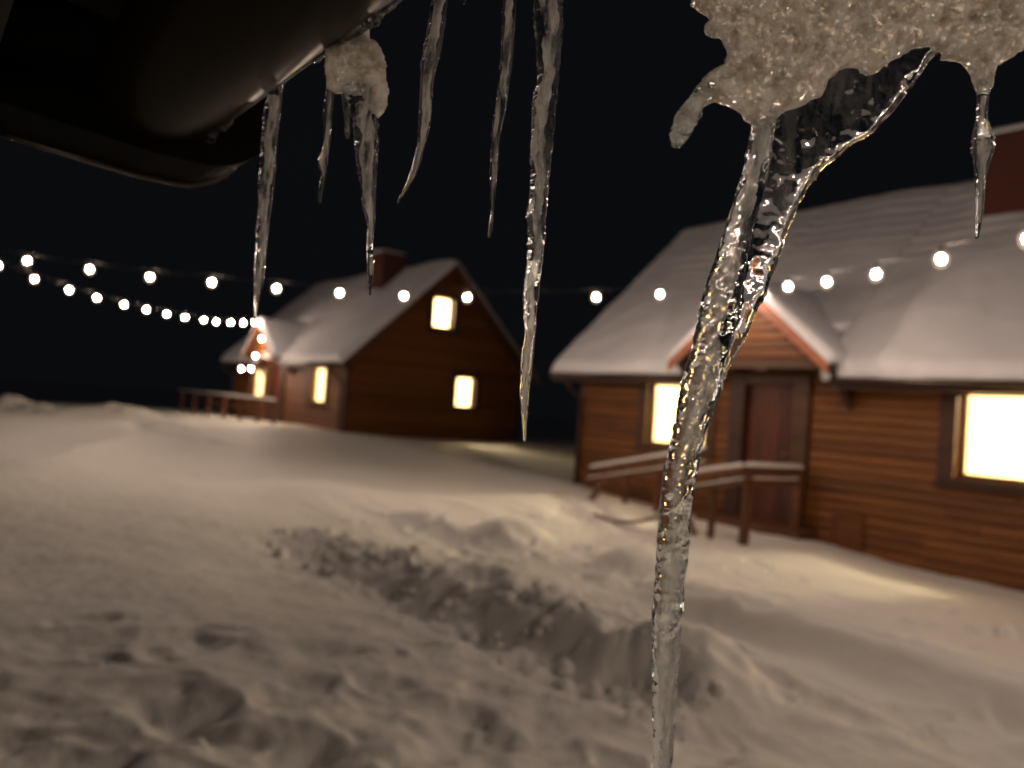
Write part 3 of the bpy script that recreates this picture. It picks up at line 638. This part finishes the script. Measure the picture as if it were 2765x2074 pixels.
evs(MB().box((WN[0], -1.06, WN[2]), (WN[1], -1.055, WN[3]))).build('pane', M_PANE, wn)
cu = MB(); n = 60; xs = np.linspace(WN[0] - .1, WN[1] + .1, n); ys = -1.22 + .025 * np.sin(xs * 46)
for k in range(n): cu.v += [(xs[k], ys[k], WN[2] - .05), (xs[k], ys[k], WN[3] + .05)]
cu.f = [(2 * k, 2 * k + 2, 2 * k + 3, 2 * k + 1) for k in range(n - 1)]
evs(cu).build('added_fill_curtain', M_FILL, wn, True)
for i in range(8):
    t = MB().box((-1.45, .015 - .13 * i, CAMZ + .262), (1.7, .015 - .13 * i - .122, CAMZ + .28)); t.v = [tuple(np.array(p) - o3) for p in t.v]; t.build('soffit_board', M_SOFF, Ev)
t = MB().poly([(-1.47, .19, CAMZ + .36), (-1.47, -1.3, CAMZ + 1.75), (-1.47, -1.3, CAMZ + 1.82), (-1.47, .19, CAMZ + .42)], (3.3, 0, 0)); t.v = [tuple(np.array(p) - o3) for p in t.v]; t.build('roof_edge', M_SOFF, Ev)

# ------------------------------------------------------------------ ice
def resample(rows, step):
    rows = np.array(rows, float); d = np.r_[0, np.cumsum(np.hypot(*np.diff(np.c_[rows[:, 0], (rows[:, 1] + rows[:, 2]) / 2], axis=0).T))]
    s = np.linspace(0, d[-1], max(6, int(d[-1] / step)));
    def sm(c):
        f = np.interp(s, d, c); k = 7; ker = np.ones(k) / k; g = np.convolve(np.pad(f, k // 2, 'edge'), ker, 'valid'); g[0], g[-1] = f[0], f[-1]; return g
    return s, sm(rows[:, 0]), sm(rows[:, 1]), sm(rows[:, 2])
def icicle(rows, depth, name='ice', parent=None, material=None, cap=1e9, nsd=22, ripple=.05, lump=.10, seed=0., step=3.0, ddepth=0., calm=None, core=.45, grain=1.):
    """rows of (y, left x, right x) in the 2765 wide frame, lathed as an irregular ice rod at the given distance"""
    s, yy, xl, xr = resample(rows, step); n = len(s)
    th = np.linspace(0, 2 * math.pi, nsd, endpoint=False)
    S, T = np.meshgrid(s, th, indexing='ij')
    a = np.maximum((xr - xl) / 2, .8); cxx = (xl + xr) / 2
    Sg = S / grain
    lat = lump * fbm(np.cos(T) * 1.3 + S / 46 + seed, np.sin(T) * 1.3 + S / 46 + 3 * seed, 4) * 1.6
    rip = ripple * vn(S / 7 + seed, np.cos(T) * 1.6 + 3 + np.sin(T) * 1.1) * 2 * (.5 + vn(S / 60 + seed, T * 0 + 2.2)) + .55 * lump * fbm(np.cos(T) * 3.4 + Sg / 12 - seed, np.sin(T) * 3.4 / grain + Sg / 15, 2) + .5 * lump * fbm(np.cos(T) * 2.6 / grain ** .5 + Sg / 24 + seed, np.sin(T) * 2.6 / grain ** .5 - Sg / 30 + seed, 2)
    rip = rip + ripple * 1.2 * vn(S / 15 + 7 + seed, np.cos(T) * 1.1 + np.sin(T) * .8 + 9)
    if calm: rip = rip * (.12 + .88 * ss((yy - calm[0]) / (calm[1] - calm[0])))[:, None]
    rr = 1 + lat + rip
    b = np.minimum(a, cap)
    px = cxx[:, None] + a[:, None] * np.cos(T) * rr; dz = b[:, None] * np.sin(T) * rr
    py = yy[:, None] + 0 * T
    dep = depth + ddepth * np.linspace(0, 1, n)[:, None]
    k = dep / FPX
    pts = CP + (CF[None, None] * (dep + dz * k)[..., None] + CR * ((px - 1382.5) * k)[..., None] - CU * ((py - 1037) * k)[..., None])
    V = pts.reshape(-1, 3); i = np.arange(n * nsd).reshape(n, nsd); j = np.roll(i, -1, axis=1)
    Qd = np.stack([i[:-1], j[:-1], j[1:], i[1:]], -1).reshape(-1, 4)
    c0 = pts[0].mean(0); c1 = pts[-1].mean(0) ; c1 = c1 + (c1 - pts[-2].mean(0)) * .8
    v = [tuple(p) for p in V] + [tuple(c0), tuple(c1)]; m0 = len(V)
    f = [tuple(map(int, q)) for q in Qd] + [(m0, int(i[0, (q + 1) % nsd]), int(i[0, q])) for q in range(nsd)] + [(m0 + 1, int(i[-1, q]), int(i[-1, (q + 1) % nsd])) for q in range(nsd)]
    if parent is not None:
        o0 = np.array(parent.location); v = [tuple(np.array(p) - o0) for p in v]
    me = mesh(name, v, f); bm = bmesh.new(); bm.from_mesh(me); bmesh.ops.recalc_face_normals(bm, faces=bm.faces); bm.to_mesh(me); bm.free()
    ob = link(name, me, material or M_ICE, parent, True)
    if core:                                                          # cloudy core full of bubbles
        rng = np.random.default_rng(int(seed * 10)); rw = []
        for (y_, l_, r_) in rows[1:-1]:
            c_ = (l_ + r_) / 2 + (r_ - l_) * rng.uniform(-.10, .10); w_ = (r_ - l_) / 2 * core * rng.uniform(.7, 1.2); rw.append((y_, c_ - w_, c_ + w_))
        if len(rw) > 2:
            k_ = icicle(rw, depth, 'milky_core', None, M_CORE, cap=cap, nsd=12, ripple=.1, lump=.25, seed=seed + 3, step=step * 1.5, core=0)
            k_.parent = ob; k_.location = -np.array(parent.location) if parent is not None else (0, 0, 0)
    return ob
def chunk(poly, depth, half, name, parent, material, step=5, rough=.25, seed=0., fine=1.):
    """closed lump of ice with the given outline, swelling to 'half' frame pixels thickness"""
    pg = np.array(poly, float); x0, y0 = pg.min(0) - step; x1, y1 = pg.max(0) + step
    gx = np.arange(x0, x1 + step, step); gy = np.arange(y0, y1 + step, step); GX, GY = np.meshgrid(gx, gy)
    wx = GX + 9 * fbm(GX / 40 + seed, GY / 40, 3); wy = GY + 9 * fbm(GX / 40 + 31, GY / 40 + seed, 3)
    ins = np.zeros(GX.shape, bool); D = np.full(GX.shape, 1e9)
    for (ax, ay), (bx, by) in zip(pg, np.roll(pg, -1, axis=0)):
        c = ((ay > wy) != (by > wy)) & (wx < (bx - ax) * (wy - ay) / (by - ay + 1e-9) + ax); ins ^= c
        L = max((bx - ax) ** 2 + (by - ay) ** 2, 1e-9); t = np.clip(((wx - ax) * (bx - ax) + (wy - ay) * (by - ay)) / L, 0, 1)
        D = np.minimum(D, np.hypot(wx - ax - t * (bx - ax), wy - ay - t * (by - ay)))
    cell = ins[:-1, :-1] & ins[1:, :-1] & ins[:-1, 1:] & ins[1:, 1:]
    used = np.zeros(GX.shape, bool)
    for p, q in ((0, 0), (1, 0), (0, 1), (1, 1)): used[p:used.shape[0] - 1 + p, q:used.shape[1] - 1 + q] |= cell
    edge = np.zeros_like(used); full = np.zeros_like(used)
    cp = np.pad(cell, 1); cnt = cp[:-1, :-1].astype(int) + cp[1:, :-1] + cp[:-1, 1:] + cp[1:, 1:]
    edge = used & (cnt < 4)
    t = np.clip(D / (half * 1.4), 0, 1); hz = half * np.sqrt(1 - (1 - t) ** 2)
    hz = hz * (1 + rough * fbm(GX / 34 + seed, GY / 34, 4) * 1.4) + (.20 * fine * half * fbm(GX / 12 + seed, GY / 12, 3) + .25 * half * fbm(GX / 60 + 4, GY / 60, 3)) * np.minimum(1, D / 12)
    hb = half * np.sqrt(1 - (1 - t) ** 2) * (1 + rough * fbm(GX / 40 + 50, GY / 40, 3))
    hz[edge] = 0; hb[edge] = 0
    idf = -np.ones(GX.shape, int); idf[used] = np.arange(used.sum()); nf = used.sum()
    idb = idf.copy(); inner = used & ~edge; idb[inner] = nf + np.arange(inner.sum())
    k = depth / FPX
    def pos(mask, off): return CP + CF * (depth + off[mask] * k)[:, None] + CR * ((GX[mask] - 1382.5) * k)[:, None] - CU * ((GY[mask] - 1037) * k)[:, None]
    V = np.vstack([pos(used, -hz), pos(inner, hb)]) - np.array(parent.location if parent else (0, 0, 0))
    r, c = np.nonzero(cell)
    F1 = np.stack([idf[r, c], idf[r + 1, c], idf[r + 1, c + 1], idf[r, c + 1]], -1); F2 = np.stack([idb[r, c], idb[r, c + 1], idb[r + 1, c + 1], idb[r + 1, c]], -1)
    F2 = F2[~(F2 < nf).all(1)] if True else F2
    me = np_mesh(name, V, np.vstack([F1, F2])); bm = bmesh.new(); bm.from_mesh(me)
    for _ in range(2): bmesh.ops.smooth_vert(bm, verts=bm.verts, factor=.5, use_axis_x=True, use_axis_y=True, use_axis_z=True)
    bmesh.ops.recalc_face_normals(bm, faces=bm.faces); bm.to_mesh(me); bm.free()
    return link(name, me, material, parent, True)
def ice_thing(name, label, px, py, d, cat='icicle', group='icicles hanging from the gutter'):
    e = empty(name, tuple(at(px, py, d))); tag(e, label, cat, group if cat == 'icicle' else None); return e

# big frosted lump with the long icicle, at the right
BD = .43
Bg = ice_thing('ice_mass', 'big frosted lump of ice with a very long bent icicle and smaller drips below', 2300, 60, BD, 'ice')
chunk([(1790, -440), (1800, -300), (1840, -160), (1868, -10), (1862, 20), (1900, 40), (1915, 55), (1898, 78), (1912, 98), (1945, 104), (1962, 140), (1945, 172), (1900, 205), (1880, 228), (1862, 262), (1826, 300), (1812, 350), (1814, 388), (1832, 398), (1860, 372), (1880, 335), (1905, 294), (1930, 281), (1965, 284), (1998, 305), (2018, 330), (2050, 345), (2090, 328), (2130, 300), (2180, 285), (2225, 262), (2240, 222), (2272, 188), (2318, 180), (2352, 200), (2392, 184), (2430, 158), (2462, 138), (2520, 124), (2548, 134), (2538, 160), (2560, 166), (2595, 166), (2622, 186), (2632, 240), (2650, 262), (2676, 236), (2684, 196), (2712, 170), (2765, 138), (2840, 90), (2900, 20), (2930, -160), (2990, -440)],
      BD, 48, 'frosted_ice', Bg, M_FROST, step=4, rough=.5, seed=1., fine=1.6)
icicle([(215, 2060, 2120), (255, 2040, 2108), (300, 2030, 2098), (345, 2028, 2092), (400, 2018, 2085), (450, 2008, 2078), (500, 1992, 2066), (560, 1975, 2050), (620, 1955, 2032), (690, 1935, 2020), (760, 1912, 2008), (830, 1892, 1995), (900, 1874, 1978), (960, 1862, 1962), (1010, 1848, 1950), (1045, 1842, 1946), (1085, 1836, 1938), (1130, 1826, 1920), (1180, 1812, 1903), (1240, 1800, 1890), (1300, 1788, 1878), (1360, 1780, 1868), (1430, 1776, 1862), (1500, 1770, 1856), (1600, 1764, 1848), (1700, 1762, 1838), (1820, 1761, 1830), (1950, 1762, 1822), (2150, 1766, 1810), (2230, 1776, 1796)],
       BD, 'long_icicle', Bg, M_BIG, nsd=48, ripple=.010, lump=.09, seed=2.2, step=3, core=.46, grain=3.0)
chunk([(2040, 280), (2100, 260), (2200, 215), (2250, 160), (2340, 150), (2440, 120), (2545, 100), (2552, 140), (2512, 170), (2478, 215), (2435, 285), (2372, 352), (2295, 400), (2218, 466), (2182, 520), (2152, 580), (2124, 650), (2098, 720), (2068, 800), (2030, 890), (1992, 960), (1962, 1030), (1942, 1030), (1962, 900), (1985, 780), (2010, 650), (2035, 500), (2052, 380)],
      BD + .008, 24, 'clear_web', Bg, M_WEB, step=4, rough=.30, seed=6., fine=.10)
icicle([(205, 2640, 2684), (260, 2640, 2668), (320, 2636, 2664), (372, 2628, 2682), (400, 2626, 2684), (440, 2632, 2672), (480, 2636, 2660), (540, 2637, 2656), (600, 2636, 2650), (644, 2633, 2642)], BD - .005, 'side_icicle', Bg, M_ICE, seed=5.1, ripple=.09)
icicle([(232, 1885, 1935), (265, 1856, 1914), (300, 1832, 1896), (340, 1816, 1878), (375, 1810, 1858), (396, 1816, 1840)], BD - .012, 'drip', Bg, M_ICE, seed=8.4, ripple=.06, lump=.14)

# frozen overhang above the frame that carries the lump and the icicles
pg = [(-.50, .268), (-.42, .308), (-.38, .333), (-.30, .358), (-.20, .42), (0, .46), (.25, .46), (.25, .14), (-.5, .14)]
t = MB().poly([(x - Bg.location[0], y - Bg.location[1], CAMZ + .296 - Bg.location[2]) for x, y in pg], (0, 0, .07)); t.build('ice_shelf', M_FROST, Bg)
# icicles in the middle
e = ice_thing('icicle', 'long thick knobbly icicle ending beside the dark gable of the far cabin', 1475, 0, .50)
icicle([(-230, 1440, 1538), (0, 1440, 1522), (60, 1441, 1520), (130, 1446, 1514), (200, 1452, 1508), (262, 1440, 1506), (300, 1434, 1503), (350, 1434, 1497), (420, 1430, 1490), (470, 1432, 1483), (540, 1426, 1478), (580, 1420, 1476), (640, 1424, 1474), (700, 1423, 1464), (780, 1412, 1456), (840, 1414, 1450), (900, 1418, 1446), (960, 1406, 1440), (1020, 1404, 1434), (1060, 1403, 1429), (1120, 1408, 1424), (1192, 1413, 1420)], .50, 'clear_ice', e, M_ICE, seed=3.3, ripple=.07, lump=.11, step=2.6)
e = ice_thing('icicle', 'slender straight icicle with a hooked glassy tip', 1370, 0, .53)
icicle([(-200, 1372, 1412), (0, 1356, 1396), (80, 1354, 1390), (150, 1352, 1386), (220, 1346, 1376), (300, 1336, 1364), (360, 1327, 1350), (420, 1324, 1346), (480, 1321, 1342), (520, 1322, 1338), (570, 1326, 1333), (600, 1321, 1332), (640, 1317, 1324)], .53, 'clear_ice', e, M_ICE, seed=6.7, ripple=.06, lump=.10, step=2.6)
e = ice_thing('icicle', 'crooked icicle whose thin tip bends sharply to one side', 1185, 0, .56)
icicle([(-170, 1186, 1232), (0, 1164, 1208), (60, 1158, 1204), (140, 1140, 1190), (170, 1136, 1182), (230, 1136, 1170), (300, 1130, 1166), (350, 1130, 1160), (385, 1128, 1150), (430, 1118, 1138), (470, 1106, 1124), (500, 1094, 1106), (530, 1078, 1088), (550, 1072, 1077)], .56, 'clear_ice', e, M_ICE, seed=1.9, ripple=.05, lump=.12, step=2.4)
e = ice_thing('icicle', 'tiny icicle stub peeping below the gutter between two longer icicles', 1252, 0, .55)
icicle([(-180, 1228, 1276), (-10, 1246, 1260), (10, 1250, 1256)], .55, 'clear_ice', e, M_ICE, seed=2.)
# cluster at the gutter
CD = .585
e = ice_thing('ice_cluster', 'frosted ice lump on the gutter lip with a tapering icicle and two thin drips', 950, 150, CD, 'ice')
chunk([(872, 172), (876, 132), (930, 92), (985, 52), (1012, 66), (1002, 102), (1022, 112), (1036, 130), (1040, 160), (1048, 180), (1045, 205), (1052, 240), (1050, 280), (1042, 305), (1022, 328), (1000, 318), (985, 290), (975, 268), (945, 256), (920, 250), (905, 256), (884, 246), (880, 200)], CD, 26, 'frosted_ice', e, M_FROST, step=4, rough=.35, seed=3.)
icicle([(240, 920, 1012), (280, 940, 1022), (320, 950, 1024), (360, 954, 1024), (400, 957, 1022), (440, 964, 1019), (480, 968, 1016), (520, 974, 1014), (560, 976, 1012), (580, 984, 1012), (610, 992, 1010), (650, 990, 1008), (690, 990, 1010), (740, 992, 1008), (796, 996, 1002)], CD, 'long_icicle', e, M_ICE, seed=4.1, ripple=.07, lump=.10, step=2.4)
icicle([(150, 880, 906), (200, 880, 904), (250, 880, 904), (290, 874, 900), (340, 872, 896), (380, 874, 892), (410, 868, 888), (432, 856, 884), (448, 860, 882), (470, 868, 880), (500, 862, 874), (546, 860, 866)], CD, 'drip', e, M_ICE, seed=7.7, ripple=.06, lump=.15, step=2.4)
icicle([(245, 920, 944), (290, 926, 946), (330, 930, 944), (355, 930, 946), (372, 934, 942)], CD, 'drip', e, M_ICE, seed=9.7, step=2.4)
e = ice_thing('icicle', 'straight icicle hanging from the gutter end over the sagging bulb string', 745, 260, .69)
icicle([(225, 728, 768), (260, 722, 762), (310, 712, 756), (380, 706, 748), (440, 701, 744), (500, 698, 740), (560, 695, 732), (620, 692, 724), (680, 689, 718), (740, 687, 712), (790, 687, 704), (850, 686, 694), (872, 685, 689)], .69, 'clear_ice', e, M_ICE, seed=11.2, ripple=.07, lump=.09, step=2.2)
# frozen film and beads along the lower front of the trough
xs = np.linspace(-.86, -.40, 460); amp = np.clip(.2 + 1.7 * fbm(xs * 16, xs * 0 + 3, 3), 0, 1.2); ta = math.radians(-44)
pts = [(x, TY + (TR + .0005) * math.cos(ta), TZ + (TR + .0005) * math.sin(ta) - .002 * a) for x, a in zip(xs, amp)]
rr = .0012 + .0062 * amp * (1 + .9 * fbm(xs * 110, xs * 0 + 1.5, 3))
sub(MB().tube(pts, rr, 12)).build('ice_film', M_ICE, G, True)
